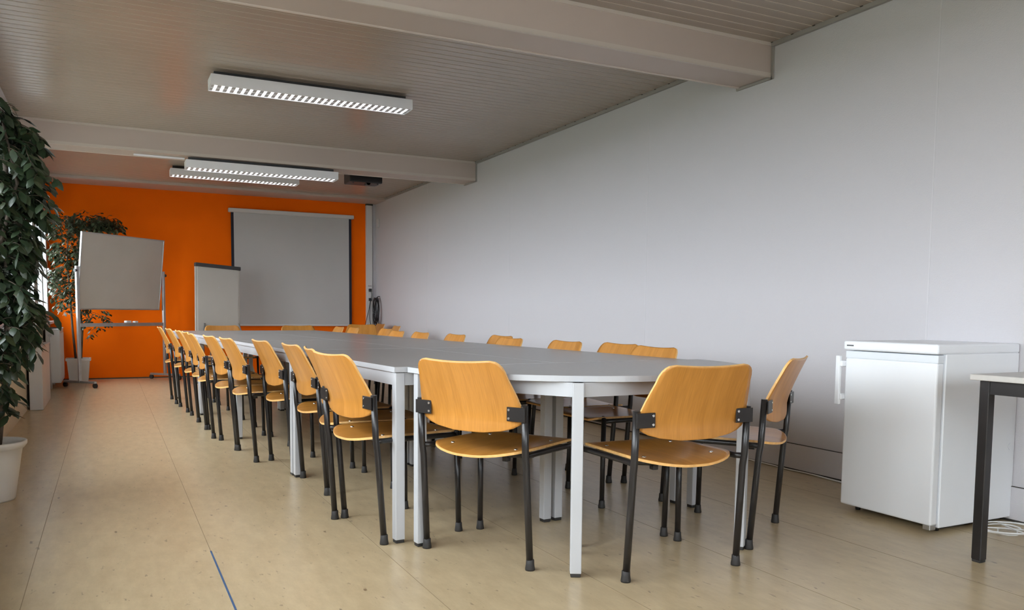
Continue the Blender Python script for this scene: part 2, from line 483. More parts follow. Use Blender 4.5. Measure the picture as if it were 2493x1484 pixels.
# ------------------------------------------------------------------ conference tables
ZT = 0.748
RA = math.radians(3.75)
ru = Vector((math.cos(RA), math.sin(RA), 0)); rv = Vector((-math.sin(RA), math.cos(RA), 0))
O0 = Vector((1.055, 3.215, 0))
def make_table():
    t = thing('conference_table', '', 'table')
    W_, L_ = 0.798, 1.618
    b = MB(); b.prism([(0.001, 0.001), (W_, 0.001), (W_, L_), (0.001, L_)], ZT - .022, ZT, 'tabwhite', 'tabtop'); b.build('tabletop', t)
    b = MB(); i = .012; h0, h1 = ZT - .078, ZT - .0245
    b.box(i, W_ - i, i, i + .02, h0, h1, 'tabwhite'); b.box(i, W_ - i, L_ - i - .02, L_ - i, h0, h1, 'tabwhite')
    b.box(i, i + .02, i + .02, L_ - i - .02, h0, h1, 'tabwhite'); b.box(W_ - i - .02, W_ - i, i + .02, L_ - i - .02, h0, h1, 'tabwhite')
    b.box(i + .004, W_ - i - .004, i + .004, L_ - i - .004, h1 - .002, ZT - .021, 'darkgrey')
    b.build('apron', t)
    for x, y in ((.030, .030), (W_ - .030, .030), (.030, L_ - .030), (W_ - .030, L_ - .030)):
        l = MB(); l.bbox(x - .021, x + .021, y - .021, y + .021, .014, h1, 'tabwhite', .003); lo = l.build('leg', t)
        f = MB(); f.bbox(x - .019, x + .019, y - .019, y + .019, 0, .018, 'rubber', .003); f.build('foot_cap', lo)
    return t
proto = make_table()
near = ['nearest the half-round end', 'second from the half-round end', 'third from the half-round end', 'at the far end of the row']
first = True
for j in range(4):
    for i in range(2):
        t = proto if first else copy_tree(proto); first = False
        p = O0 + ru * (0.8 * i) + rv * (1.625 * j)
        t.location = p; t.rotation_euler = (0, 0, RA)
        t['label'] = 'grey-topped white rectangular table on the %s side, %s' % (('window', 'right wall')[i], near[j])
        t['group'] = 'rectangular tables pushed into one long block'
def make_half_round():
    c = Vector((1.912, 3.262, 0)); R = 0.803
    t = thing('half_round_table', 'half-round grey table with white edge at the near end of the row', 'table', c, RA)
    n = 48
    poly = [(R * math.cos(PI + PI * k / n), R * math.sin(PI + PI * k / n)) for k in range(n + 1)]
    b = MB(); b.prism(poly, ZT - .022, ZT, 'tabwhite', 'tabtop'); b.build('tabletop', t)
    lp = []
    for X_, Y_ in ((1.149, 3.162), (1.537, 2.545), (2.346, 2.562), (2.640, 3.235)):
        d = Vector((X_, Y_, 0)) - c; lp.append((d.dot(ru), d.dot(rv)))
    a_ = MB(); h0, h1 = ZT - .078, ZT - .0245
    for (x0, y0), (x1, y1) in zip(lp, lp[1:] + lp[:1]):
        d = Vector((x1 - x0, y1 - y0, 0)); L_ = d.length; an = math.atan2(d.y, d.x)
        a_.box(x0, x0 + L_, y0 - .01, y0 + .01, h0, h1, 'tabwhite', rot=an, piv=(x0, y0))
    a_.prism([(x * .97, y * .97) for x, y in lp], h1 - .002, ZT - .021, 'darkgrey')
    a_.build('apron', t)
    for k, (x, y) in enumerate(lp):
        r = [0.0, math.radians(-31), math.radians(31), 0.0][k]
        l = MB(); l.bbox(x - .021, x + .021, y - .021, y + .021, .014, h1, 'tabwhite', .003, rot=r); lo = l.build('leg', t)
        f = MB(); f.bbox(x - .019, x + .019, y - .019, y + .019, 0, .018, 'rubber', .003, rot=r); f.build('foot_cap', lo)
    return t
make_half_round()

# ------------------------------------------------------------------ plywood stacking chair
def shell(rows, thick, nx=22):
    """rows: list of (function s->point); makes a two-sided plywood sheet"""
    b = MB(); F = []; Bk = []
    for fn in rows:
        F.append([fn(-1 + 2 * k / nx) for k in range(nx + 1)])
    nr = len(F)
    def nrm(i, k):
        a = F[min(i + 1, nr - 1)][k] - F[max(i - 1, 0)][k]; c = F[i][min(k + 1, nx)] - F[i][max(k - 1, 0)]
        n_ = c.cross(a); return n_.normalized() if n_.length > 1e-9 else Vector((0, 0, 1))
    V = [[b.bm.verts.new(F[i][k]) for k in range(nx + 1)] for i in range(nr)]
    W = [[b.bm.verts.new(F[i][k] - nrm(i, k) * thick) for k in range(nx + 1)] for i in range(nr)]
    for i in range(nr - 1):
        for k in range(nx):
            b.face([V[i][k], V[i][k + 1], V[i + 1][k + 1], V[i + 1][k]], 'wood', True)
            b.face([W[i][k + 1], W[i][k], W[i + 1][k], W[i + 1][k + 1]], 'wood', True)
    ring = [(0, k) for k in range(nx + 1)] + [(i, nx) for i in range(1, nr)] + [(nr - 1, k) for k in range(nx - 1, -1, -1)] + [(i, 0) for i in range(nr - 2, 0, -1)]
    for a, c in zip(ring, ring[1:] + ring[:1]):
        b.face([V[a[0]][a[1]], W[a[0]][a[1]], W[c[0]][c[1]], V[c[0]][c[1]]], 'ply')
    return b

def make_chair():
    t = thing('plywood_chair', '', 'chair')
    # seat: y from rear (-.265) to front (.235)
    rows = []
    ys_ = [-.265, -.262, -.255, -.243, -.227, -.207, -.185, -.160, -.125, -.08, -.03, .03, .09, .15, .19, .215, .228, .235]
    def hw(y):
        if y < -.155:
            q = (y + .155) / .112; return .215 * math.sqrt(max(0.02, 1 - q * q)) if q > -1 else .03
        if y > .19: return .212 - .03 * ((y - .19) / .045) ** 2
        return .217 - .005 * max(0, (y + .155) / .345)
    for y in ys_:
        def fn(s, y=y):
            h_ = hw(y); x = s * h_
            z = .455 - .016 * (1 - (x / .22) ** 2) * (1 if y < .1 else max(0, 1 - (y - .1) / .12)) - (.008 * ((-.16 - y) / .1) ** 2 if y < -.16 else 0)
            if y > .17: z -= .010 * ((y - .17) / .065) ** 2
            return Vector((x, y, z))
        rows.append(fn)
    so = shell(rows, .010).build('seat', t)
    for x, y in ((-.155, -.140), (.155, -.140), (-.155, .125), (.155, .125)):
        zz = .455 - .016 * (1 - (x / .22) ** 2) * (1 if y < .1 else .8)
        bt = MB(); bt.lathe([(.008, -.004), (.008, .0018), (.005, .003)], (x, y, zz), 'steel', 12)
        bt.build('bolt', so)
    # backrest
    rows = []
    hs = [0, .004, .012, .024, .040, .060, .085, .115, .150, .185, .215, .240, .256, .268, .276, .282]
    def bw(h):
        if h < .075:
            q = 1 - h / .075; return .243 * (max(0.0, 1 - q ** 2.6)) ** .45 if h > 0 else .07
        if h < .225: return .243 - .037 * ((h - .075) / .15) ** 1.3
        q = (h - .225) / .057; return .150 + .056 * math.sqrt(max(0, 1 - q * q))
    for h in hs:
        def fn(s, h=h):
            w_ = max(.055, bw(h)); x = s * w_
            lean = .092 * (max(0, (h - .06) / .222)) ** 1.25
            y = -.212 - lean - .030 * (1 - (x / .25) ** 2) * (1 - .25 * h / .28)
            z = .518 + h + (.008 * (abs(x) / .17) ** 2 - .006 if h > .2 else 0) * min(1, (h - .2) / .08 if h > .2 else 0)
            return Vector((x, y, z))
        rows.append(fn)
    shell(rows, -.009).build('backrest', t)
    # legs
    for sx in (-1, 1):
        l = MB()
        l.tube([(sx * .253, -.185, .012), (sx * .250, -.206, .30), (sx * .249, -.2135, .40), (sx * .250, -.221, .45), (sx * .251, -.230, .632)], .0135, 'black', 12)
        lo = l.build('leg', t)
        f = MB(); f.lathe([(.0185, 0), (.019, .006), (.0165, .022), (.0155, .040), (.0135, .042)], (sx * .2532, -.185, 0), 'rubber', 14); f.build('foot', lo)
        l = MB()
        l.tube([(sx * .250, .187, .012), (sx * .243, .178, .449)], .0125, 'black', 12)
        l.lathe([(.0125, 0), (.0115, .005), (.006, .009)], (sx * .243, .178, .447), 'black', 12)
        lo = l.build('leg', t)
        f = MB(); f.lathe([(.0175, 0), (.018, .006), (.0155, .022), (.0145, .038), (.0125, .040)], (sx * .2500, .187, 0), 'rubber', 14); f.build('foot', lo)
        r = MB()
        r.tube([(sx * .249, -.215, .438), (sx * .236, -.185, .436), (sx * .232, -.12, .436), (sx * .236, .10, .436), (sx * .243, .178, .436)], .0115, 'black', 10)
        r.build('side_rail', t)
        p = MB()
        x0, x1 = sorted((sx * .182, sx * .262))
        p.bbox(x0, x1, -.2490, -.2440, .572, .626, 'black', .0015, 1)
        po = p.build('bracket', t)
        for z in (.583, .615):
            xx = sx * .192; k = MB()
            k.tube([(xx, -.2510, z), (xx, -.2485, z)], .0048, 'steel', 10)
            k.build('screw', po)
    c = MB()
    for y, sg in ((-.135, .02), (.125, 0)):
        c.tube([(-.232, y, .432), (-.12, y - sg, .424), (.12, y - sg, .424), (.232, y, .432)], .010, 'black', 8)
    for x in (-.12, .12):
        c.bbox(x - .012, x + .012, -.168, -.142, .400, .420, 'rubber', .003)
    c.build('cross_bars', t)
    return t

chair0 = make_chair(); used = [False]
def chair(bl, br, label, group):
    """placed by its two rear feet (left one, right one as seen from behind the chair)"""
    bl = Vector((*bl, 0)); br = Vector((*br, 0)); u = (br - bl).normalized(); f = Vector((-u.y, u.x, 0))
    m_ = (bl + br) / 2 + f * .185
    c = copy_tree(chair0) if used[0] else chair0
    used[0] = True
    c.location = m_; c.rotation_euler = (0, 0, math.atan2(u.y, u.x))
    c['label'] = label; c['group'] = group
    return c
G1 = 'chairs around the half-round end'; G2 = 'chairs along the window side of the tables'
G3 = 'chairs along the right wall side of the tables'; G4 = 'chairs at the far end of the tables'; G5 = 'spare chairs by the far right wall'
chair((1.165, 3.115), (1.415, 2.682), 'plywood chair with black legs, back to the camera, left of the front table leg', G1)
chair((1.675, 2.412), (2.175, 2.398), 'nearest plywood chair, back to the camera, right of the front table leg', G1)
chair((2.386, 2.548), (2.797, 2.822), 'plywood chair seen nearly from the side, rightmost, closest to the fridge', G1)
LEFT = [((.936, 3.735), (1.017, 3.250), 'window-side plywood chair nearest the camera, seat beside the first white table legs'),
        ((1.035, 4.232), (.985, 3.765), 'window-side plywood chair directly behind the nearest one, back mostly hidden by it'),
        ((1.003, 4.740), (1.022, 4.272), 'third window-side plywood chair, just right of the second pair of table legs'),
        ((.935, 5.395), (.975, 4.912), 'fourth window-side plywood chair, pushed in left of the second pair of table legs'),
        ((.795, 5.875), (.835, 5.388), 'fifth window-side plywood chair, standing farther out with a gap to its right'),
        ((.742, 6.395), (.785, 5.905), 'sixth window-side plywood chair, back overlapped by the fifth'),
        ((.70, 7.01), (.70, 6.53), 'seventh window-side plywood chair, narrow back with legs close together'),
        ((.69, 7.51), (.715, 7.04), 'eighth window-side plywood chair, just behind the seventh'),
        ((.675, 8.01), (.685, 7.54), 'ninth window-side plywood chair, third from the far end of its row'),
        ((.634, 8.79), (.66, 8.31), 'tenth window-side plywood chair, last but one at the far end'),
        ((.605, 9.575), (.615, 9.10), 'farthest window-side plywood chair, in front of the rolling whiteboard')]
for a, c, l in LEFT: chair(a, c, l, G2)
def rchair(x, yc, label, group, ang=0):
    # faces the tables (-x), x = rear feet line
    d = Vector((math.sin(ang), math.cos(ang))) * .25
    chair((x - d.x, yc - d.y), (x + d.x, yc + d.y), label, group)
rchair(2.58, 3.66, 'nearest plywood chair on the right wall side, back rising beside the foreground chair', G3)
rchair(2.66, 4.13, 'second plywood chair on the right wall side, back clear above the tabletop', G3)
rchair(2.55, 4.585, 'third plywood chair on the right wall side, back clear above the tabletop', G3)
rchair(2.47, 5.25, 'fourth plywood chair on the right wall side, overlapping the one behind it', G3)
rchair(2.66, 5.79, 'fifth plywood chair on the right wall side, half hidden behind the fourth', G3)
rchair(2.44, 6.20, 'sixth plywood chair on the right wall side, alone with a gap on both sides', G3)
rchair(2.38, 6.87, 'seventh plywood chair on the right wall side, alone before the cluster of backs', G3)
rchair(2.34, 7.42, 'eighth plywood chair on the right wall side, nearest of the cluster of backs', G3)
rchair(2.55, 8.43, 'ninth plywood chair on the right wall side, behind the nearest of the cluster', G3)
rchair(2.34, 8.95, 'tenth plywood chair on the right wall side, second from the far end', G3)
rchair(2.30, 9.44, 'farthest plywood chair on the right wall side, just right of the projection screen corner', G3)
chair((2.36, 10.12), (1.87, 10.09), 'plywood chair at the far table end, below the projection screen', G4)
chair((1.48, 10.12), (.99, 10.02), 'plywood chair at the far table end, in front of the flip chart', G4)
rchair(3.22, 10.1, 'spare plywood chair by the right wall casting a shadow, nearest of the spare chairs', G5, ang=.1)
chair((3.37, 11.0), (2.93, 11.2), 'spare plywood chair in the far corner turned towards the camera', G5)
rchair(3.55, 11.85, 'darkest spare plywood chair, close under the coiled black cable', G5)

# ------------------------------------------------------------------ refrigerator
fx, fy0, fy1, fh = 3.290, 2.372, 2.885, 0.855
t = thing('refrigerator', 'white under-counter refrigerator against the right wall beside the black-legged table', 'refrigerator', (fx, fy0, 0))
D_ = 0.578; W_ = fy1 - fy0
b = MB(); b.bbox(.052, D_, 0.0, W_, .022, fh - .045, 'fridge', .004); b.box(.12, D_ - .02, .04, W_ - .04, .004, .03, 'darkgrey'); b.build('body', t)
b = MB(); b.bbox(0, .044, .004, W_ - .004, .035, fh - .085, 'fridge', .009, 3)
dr = b.build('door', t)
b = MB(); b.bbox(.002, .044, .004, W_ - .004, fh - .086, fh - .050, 'fridge2', .004, 2); b.build('grip_strip', dr)
b = MB(); b.box(.044, .0525, .012, W_ - .012, .04, fh - .05, 'fridge2'); b.build('seal', dr)
b = MB()
b.bbox(-.030, -.012, W_ + .004, W_ + .030, .535, .780, 'fridge', .005, 2)
b.bbox(-.024, .030, W_ - .006, W_ + .020, .560, .590, 'fridge', .004, 1); b.bbox(-.024, .030, W_ - .006, W_ + .020, .725, .755, 'fridge', .004, 1)
b.build('handle', dr)
b = MB(); b.bbox(-.010, D_, -.002, W_ + .002, fh - .046, fh, 'fridge', .010, 3); tp = b.build('worktop', t)
b = MB(); b.box(-.0112, -.0098, W_ - .060, W_ - .020, fh - .026, fh - .020, 'darkgrey'); b.build('logo_mark', tp)
b = MB(); b.bbox(.01, .05, .012, .05, .012, .036, 'alu', .003); b.build('hinge', t)
b = MB(); b.lathe([(.012, 0), (.014, .02)], (.09, .04, 0), 'rubber', 12); b.lathe([(.012, 0), (.014, .02)], (.09, W_ - .04, 0), 'rubber', 12); b.build('foot', t)
b = MB()
b.tube([(.545, -.001, .365), (.545, -.004, .365)], .018, 'fridge', 18); b.build('plug_cap', t)

# ------------------------------------------------------------------ black-legged side table
tx, ty = 3.055, 2.065
t = thing('side_table', 'side table with light grey top and black square legs at the right edge', 'table', (tx, ty, 0))
L_, Wd = 1.2, .79
b = MB(); b.bbox(0, Wd, -L_, 0, .729, .752, 'desktop', .002, 1); b.build('tabletop', t)
b = MB()
b.box(.03, .055, -L_ + .03, -.03, .675, .7285, 'black'); b.box(Wd - .055, Wd - .03, -L_ + .03, -.03, .675, .7285, 'black')
b.box(.055, Wd - .055, -.055, -.03, .675, .7285, 'black'); b.box(.055, Wd - .055, -L_ + .03, -L_ + .055, .675, .7285, 'black')
b.build('apron', t)
for x, y in ((.045, -.045), (Wd - .045, -.045), (.045, -L_ + .045), (Wd - .045, -L_ + .045)):
    l = MB(); l.bbox(x - .02, x + .02, y - .02, y + .02, 0.01, .7285, 'black', .003, 1); lo = l.build('leg', t)
    f = MB(); f.bbox(x - .018, x + .018, y - .018, y + .018, 0, .012, 'rubber', .002, 1); f.build('foot_cap', lo)

# coiled white cable on the floor beside the refrigerator
b = MB(); pts = []
for k in range(120):
    a = k / 120 * 2 * PI * 4.2; rr = .085 + .03 * math.sin(k * .13) + .01 * math.sin(k * .6)
    pts.append((3.61 + rr * 1.15 * math.cos(a) + .02 * math.sin(k * .05), 2.225 + rr * .9 * math.sin(a), .006 + .010 * (1 + math.sin(a * .5 + k * .02)) + k * .0001))
pts += [(3.64, 2.10, .006), (3.75, 1.95, .006), (3.80, 1.7, .006)]
b.tube(pts, .0035, 'cable_w', 6)
tag(b.build('power_cable'), 'loosely coiled white cable on the floor under the side table', 'cable')
b = MB(); b.tube([(3.80, 2.90, .006), (3.835, 3.1, .006), (3.82, 3.35, .006), (3.845, 3.6, .007), (3.83, 3.78, .006), (3.852, 3.95, .006), (3.85, 4.4, .006), (3.852, 5.0, .006)], .005, 'cable_w', 6, smooth_path=2)
tag(b.build('floor_cable'), 'white cable lying along the foot of the right wall by the refrigerator', 'cable')

# ------------------------------------------------------------------ luminaires
def make_light():
    t = thing('ceiling_light', '', 'ceiling light')
    L_, W2, h = 1.53, .205, .078      # local origin: left front lower corner
    b = MB()
    b.box(0, L_, 0, .004, 0, h, 'lamp'); b.box(0, L_, W2 - .004, W2, 0, h, 'lamp')
    b.box(0, .004, .004, W2 - .004, 0, h, 'lamp'); b.box(L_ - .004, L_, .004, W2 - .004, 0, h, 'lamp')
    b.box(0, L_, 0, W2, h - .003, h, 'lamp')
    b.box(.004, L_ - .004, .004, .012, 0, .003, 'lamp'); b.box(.004, L_ - .004, W2 - .012, W2 - .004, 0, .003, 'lamp')
    b.build('housing', t)
    b = MB()
    rows = ((.016, .098), (.107, .189))
    for y0, y1 in rows:       # parabolic side reflectors
        for sgn, yb in ((1, y0), (-1, y1)):
            P = [(yb, .002), (yb + sgn * .004, .018), (yb + sgn * .012, .032), (yb + sgn * .024, .042)]
            A = [b.bm.verts.new((.006, py, pz)) for py, pz in P]; B = [b.bm.verts.new((L_ - .006, py, pz)) for py, pz in P]
            for k in range(3): b.face([A[k], B[k], B[k + 1], A[k + 1]], 'reflector', True)
    b.box(.006, L_ - .006, .099, .106, .001, .006, 'mirror')
    b.build('reflector', t)
    b = MB(); n = 30
    for y0, y1 in rows:
        for k in range(n + 1):
            x = .012 + (L_ - .024) * k / n
            P0 = [(x - .014, .004), (x + .014, .004), (x, .038)]
            A = [b.bm.verts.new((px, y0 + .001 + (0.012 if pz > .01 else 0), pz)) for px, pz in P0]; B = [b.bm.verts.new((px, y1 - .001 - (0.012 if pz > .01 else 0), pz)) for px, pz in P0]
            for q in range(3): b.face([A[q], A[(q + 1) % 3], B[(q + 1) % 3], B[q]], 'mirror')
            b.face(A, 'mirror'); b.face(B[::-1], 'mirror')
    b.build('louvre', t)
    for y0, y1 in rows:
        b = MB(); b.tube([(.03, (y0 + y1) / 2, .052), (L_ - .03, (y0 + y1) / 2, .052)], .013, 'tube', 12); b.build('fluorescent_tube', t)
    b = MB(); b.box(.03, L_ - .03, .085, .125, h, h + .040, 'darkgrey'); b.build('mount_gap_shade', t)  # mount in dark grey, colour standing in for the gap's shadow
    return t
lt = make_light()
spots = [((.705, 6.335, 2.602), 'louvred ceiling light between the two beams, nearest to the camera'),
         ((.730, 8.795, 2.396), 'louvred ceiling light fixed under the far ceiling beam'),
         ((.712, 10.70, 2.602), 'louvred ceiling light beyond the far beam, nearest the orange wall')]
for k, (p, l) in enumerate(spots):
    o = lt if k == 0 else copy_tree(lt)
    o.location = p; o['label'] = l; o['group'] = 'louvred fluorescent ceiling lights'
b = MB(); b.bbox(.26, .73, 8.93, 8.95, 2.49, 2.508, 'lamp', .002, 1)
tag(b.build('cable_duct'), 'thin white cable duct under the far beam leading to the light', 'cable duct')

# projector under the ceiling
t = thing('projector', 'black ceiling-mounted projector right of the far ceiling lights', 'projector', (2.80, 9.72, 2.72))
b = MB(); b.bbox(-.20, .20, -.14, .14, -.205, -.080, 'cable_b', .012, 2); bo = b.build('body', t)
b = MB(); b.box(-.07, -.02, -.1415, -.139, -.112, -.104, 'alu'); b.build('badge', bo)
b = MB(); b.tube([(.03, -.12, -.205), (.03, -.02, -.205)], .022, 'darkgrey', 14); b.tube([(.03, -.12, -.205), (.03, -.10, -.205)], .026, 'cable_b', 14); b.build('lens', t)
b = MB(); b.tube([(0, 0, 0), (0, 0, -.082)], .03, 'darkgrey', 14); b.box(-.08, .08, -.06, .06, -.006, 0, 'darkgrey'); b.build('mount', t)
b = MB()
for x in (-.15, .15): b.lathe([(.01, 0), (.01, .012)], (x, -.1, -.216), 'darkgrey', 10)
b.build('foot', t)

# ------------------------------------------------------------------ projection screen
t = thing('projection_screen', 'pull-down projection screen with black side borders on the orange wall', 'projection screen', (2.56, YF - .002, 0))
b = MB(); b.bbox(-.94, .94, -.085, -.01, 2.425, 2.485, 'trim', .01, 2); b.build('case', t)
b = MB(); b.box(-.865, .865, -.046, -.043, .775, 2.43, 'screen'); f_ = b.build('fabric', t)
for x0 in (-.905, .865):
    b = MB(); b.box(x0, x0 + .04, -.0465, -.0425, .775, 2.43, 'navy'); b.build('side_border', t)
b = MB(); b.bbox(-.915, .915, -.058, -.034, .748, .775, 'trim', .005, 2); b.build('bottom_bar', t)
b = MB(); b.box(-.90, -.86, -.03, 0, 2.44, 2.48, 'trim'); b.box(.86, .90, -.03, 0, 2.44, 2.48, 'trim'); b.build('wall_bracket', t)

# ------------------------------------------------------------------ flip chart easel
t = thing('flip_chart', 'flip chart easel with dark clamp bar standing in front of the projection screen', 'flip chart', (1.385, 11.9, 0), math.radians(18))
tilt = math.radians(-9)
b = MB(); b.bbox(-.32, .32, -.012, .012, .62, 1.60, 'paper', .004, 1); bd = b.build('board', t)
b = MB(); b.box(-.29, .29, -.022, -.0125, .64, 1.57, 'paper'); b.build('paper_pad', bd)
b = MB(); b.bbox(-.325, .325, -.04, .014, 1.565, 1.615, 'darkgrey', .006, 2); b.build('clamp_bar', bd)
b = MB(); b.bbox(-.32, .32, -.06, .012, .605, .622, 'alu', .004, 1); b.build('pen_tray', bd)
bd.rotation_euler = (math.radians(-6), math.radians(3.2), 0)
bd.location = (-.08, -.10, 0.0)
for p0, p1 in (((-.24, -.06, .80), (-.42, -.22, .01)), ((.24, -.06, .80), (.42, -.22, .01)), ((0, .02, 1.3), (0, .42, .01))):
    b = MB(); b.tube([p0, p1], .012, 'alu', 10); b.tube([p1, (p1[0], p1[1], 0.0)], .015, 'rubber', 10); b.build('leg', t)

# ------------------------------------------------------------------ rolling whiteboard
A = Vector((-.335, 11.45, 0)); B = Vector((.70, 12.40, 0)); dv = B - A; WL = dv.length; ang = math.atan2(dv.y, dv.x)
t = thing('rolling_whiteboard', 'tilted whiteboard on a wheeled frame before the orange wall', 'whiteboard', A, ang)
for x in (0, WL):
    b = MB(); b.bbox(x - .02, x + .02, -.015, .015, .06, 1.51, 'alu', .003, 1); b.build('post', t)
    b = MB(); b.bbox(x - .018, x + .018, -.26, .26, .055, .085, 'alu', .003, 1); fo = b.build('foot_bar', t)
    for y in (-.25, .25):
        b = MB(); b.tube([(x - .014, y, .03), (x + .014, y, .03)], .03, 'rubber', 16); b.tube([(x, y, .035), (x, y, .07)], .01, 'rubber', 8); b.build('castor', fo)
    b = MB(); xx = x - .035 if x == 0 else x + .018
    b.tube([(xx, 0, 1.455), (xx + .03, 0, 1.455)], .02, 'darkgrey', 12); b.build('pivot_knob', t)
b = MB(); b.bbox(.02, WL - .02, -.012, .012, .755, .80, 'alu', .003, 1); rl = b.build('crossbar', t)
b = MB()
b.bbox(WL * .50, WL * .56, -.05, .0, .80, .83, 'fridge', .008, 2); b.bbox(WL * .60, WL * .64, -.05, .0, .80, .825, 'fridge', .008, 2)
b.build('sponge', rl)
pv = bpy.data.objects.new('board', None)
bw0, bw1 = .03, WL - .03
b = MB(); b.box(bw0 + .014, bw1 - .014, -.010, .010, -.47, .47, 'board')
bo = b.build('board', t); bpy.data.objects.remove(pv)
b = MB()
for a_, c_ in ((bw0, bw0 + .016), (bw1 - .016, bw1)): b.bbox(a_, c_, -.014, .014, -.486, .486, 'alu', .003, 1)
b.bbox(bw0, bw1, -.014, .014, .47, .486, 'alu', .003, 1); b.bbox(bw0, bw1, -.014, .014, -.486, -.47, 'alu', .003, 1)
b.build('board_frame', bo)
bo.location = (0, 0, 1.455); bo.rotation_euler = (math.radians(7), 0, 0)

# ------------------------------------------------------------------ plants
LEAFX = -.12
def leaf(b, p, d, L_, wd, m, droop=0.25):
    d = d.normalized(); s = d.cross(Vector((random.uniform(-.5, .5), random.uniform(-.5, .5), 1))).normalized()
    n = s.cross(d).normalized()
    if p.x < LEAFX: return
    mid = [p + d * L_ * f_ - n * L_ * droop * f_ * f_ for f_ in (0, .22, .5, .78, 1)]
    C_ = [b.bm.verts.new(q) for q in mid]
    hw_ = (.36, .5, .3)
    A_ = [b.bm.verts.new(mid[k + 1] + s * wd * hw_[k] - n * wd * .06) for k in range(3)]
    B_ = [b.bm.verts.new(mid[k + 1] - s * wd * hw_[k] - n * wd * .06) for k in range(3)]
    for S_ in (A_, B_):
        b.face([C_[0], S_[0], C_[1]], m, True); b.face([C_[1], S_[0], S_[1], C_[2]], m, True)
        b.face([C_[2], S_[1], S_[2], C_[3]], m, True); b.face([C_[3], S_[2], C_[4]], m, True)

def spray(b, tw, p, d, n, ll, wd, ms, L_):
    """a drooping twig with alternate leaves"""
    pts = [p]; q = p.copy(); dd = d.normalized()
    for k in range(n):
        dd = (dd + Vector((random.uniform(-.12, .12), random.uniform(-.12, .12), -.22))).normalized()
        q = q + dd * L_ / n; pts.append(q.copy())
        side = dd.cross(Vector((0, 0, 1)))
        if side.length < .1: side = Vector((1, 0, 0))
        side.normalize()
        sg = 1 if k % 2 else -1
        ld = dd * .5 + side * sg * .8 + Vector((random.uniform(-.4, .4), random.uniform(-.4, .4), random.uniform(-.7, 0)))
        leaf(b, q, ld, ll * random.uniform(.75, 1.2), wd * random.uniform(.8, 1.15), random.choice(ms))
    tw.tube(pts, .0018, 'bark', 4, cap=False)

# near ficus beside the window
px, py = -.553, 4.83
t = thing('potted_ficus', 'tall weeping ficus in a round white pot at the left edge', 'potted plant', (px, py, 0))
b = MB(); b.lathe([(.100, 0), (.105, .01), (.112, .06), (.135, .22), (.142, .262), (.150, .266), (.163, .285), (.164, .300), (.159, .303), (.150, .300), (.142, .285), (.138, .27)], (0, 0, 0), 'pot', 40); b.build('pot', t)
b = MB(); b.lathe([(.137, .255), (.12, .268), (.03, .275)], (0, 0, 0), 'soil', 24); b.build('soil', t)
b = MB()
for k in range(3):
    a = k * 2.1; x0, y0 = .035 * math.cos(a), .035 * math.sin(a)
    b.tube([(x0, y0, .26), (x0 * 1.6 + .03, y0 * 1.5, .7), (x0 + .06, y0 * 2, 1.15), (x0 + .08 + .05 * k, y0 * 2, 1.6), (.10, y0 * 2.5, 1.95)], [.014, .012, .010, .008, .005], 'bark', 8)
tw = MB(); lf = MB()
env = [(2.10, -.47), (2.02, -.42), (1.92, -.33), (1.80, -.21), (1.68, -.18), (1.55, -.16), (1.42, -.20), (1.30, -.25), (1.15, -.27), (1.02, -.30), (.95, -.22), (.85, -.24), (.75, -.30), (.65, -.36), (.55, -.38), (.42, -.36), (.34, -.44)]
def envx(z):
    for (z1, x1), (z0, x0) in zip(env, env[1:]):
        if z0 <= z <= z1: return x0 + (x1 - x0) * (z - z0) / (z1 - z0)
    return -.5
for k in range(850):
    z = random.uniform(.42, 2.1) if random.random() < .8 else random.uniform(.9, 1.9)
    xm = envx(z) - px
    if z < .8 and random.random() < .55: continue
    x = random.uniform(-.07, xm - .11); yy = random.gauss(0, .07)
    yy = max(-.3, min(.3, yy))
    spray(lf, tw, Vector((x, yy, z + .04)), Vector((random.uniform(-.2, 1) if x > 0 else random.uniform(-.3, .3), random.uniform(-.7, .7), random.uniform(-.2, .3))), random.randint(3, 5), .078, .036, ('leaf', 'leaf', 'leaf2'), random.uniform(.06, .11))
so = b.build('trunk', t); tw.build('twigs', so); lf.build('foliage', t)

# far ficus in the corner
LEAFX = -.32
qx, qy = -.37, 12.28
t = thing('potted_ficus', 'ficus in a square white planter in the far corner behind the whiteboard', 'potted plant', (qx, qy, 0))
b = MB()
A4 = [(-.11, -.11), (.11, -.11), (.11, .11), (-.11, .11)]; B4 = [(-.135, -.135), (.135, -.135), (.135, .135), (-.135, .135)]
va = [b.bm.verts.new((x, y, 0.0)) for x, y in A4]; vb = [b.bm.verts.new((x, y, .30)) for x, y in B4]
for k in range(4): b.face([va[k], va[(k + 1) % 4], vb[(k + 1) % 4], vb[k]], 'pot')
b.face(va[::-1], 'pot')
for (x0, x1, y0, y1) in ((-.148, .148, -.148, -.126), (-.148, .148, .126, .148), (-.148, -.126, -.126, .126), (.126, .148, -.126, .126)):
    b.box(x0, x1, y0, y1, .292, .325, 'pot')
b.build('planter', t)
b = MB(); b.box(-.13, .13, -.13, .13, .27, .30, 'soil'); b.build('soil', t)
b = MB()
b.tube([(.02, 0, .29), (.05, 0, .7), (.02, 0, 1.1), (.0, 0, 1.5), (.05, 0, 1.9), (.15, 0, 2.2)], [.022, .02, .018, .015, .011, .006], 'bark', 8)
b.tube([(-.03, .02, .29), (-.06, .02, .7), (-.08, 0, 1.2), (-.10, 0, 1.7), (-.06, 0, 2.1)], [.016, .014, .012, .01, .006], 'bark', 8)
tw = MB(); lf = MB()
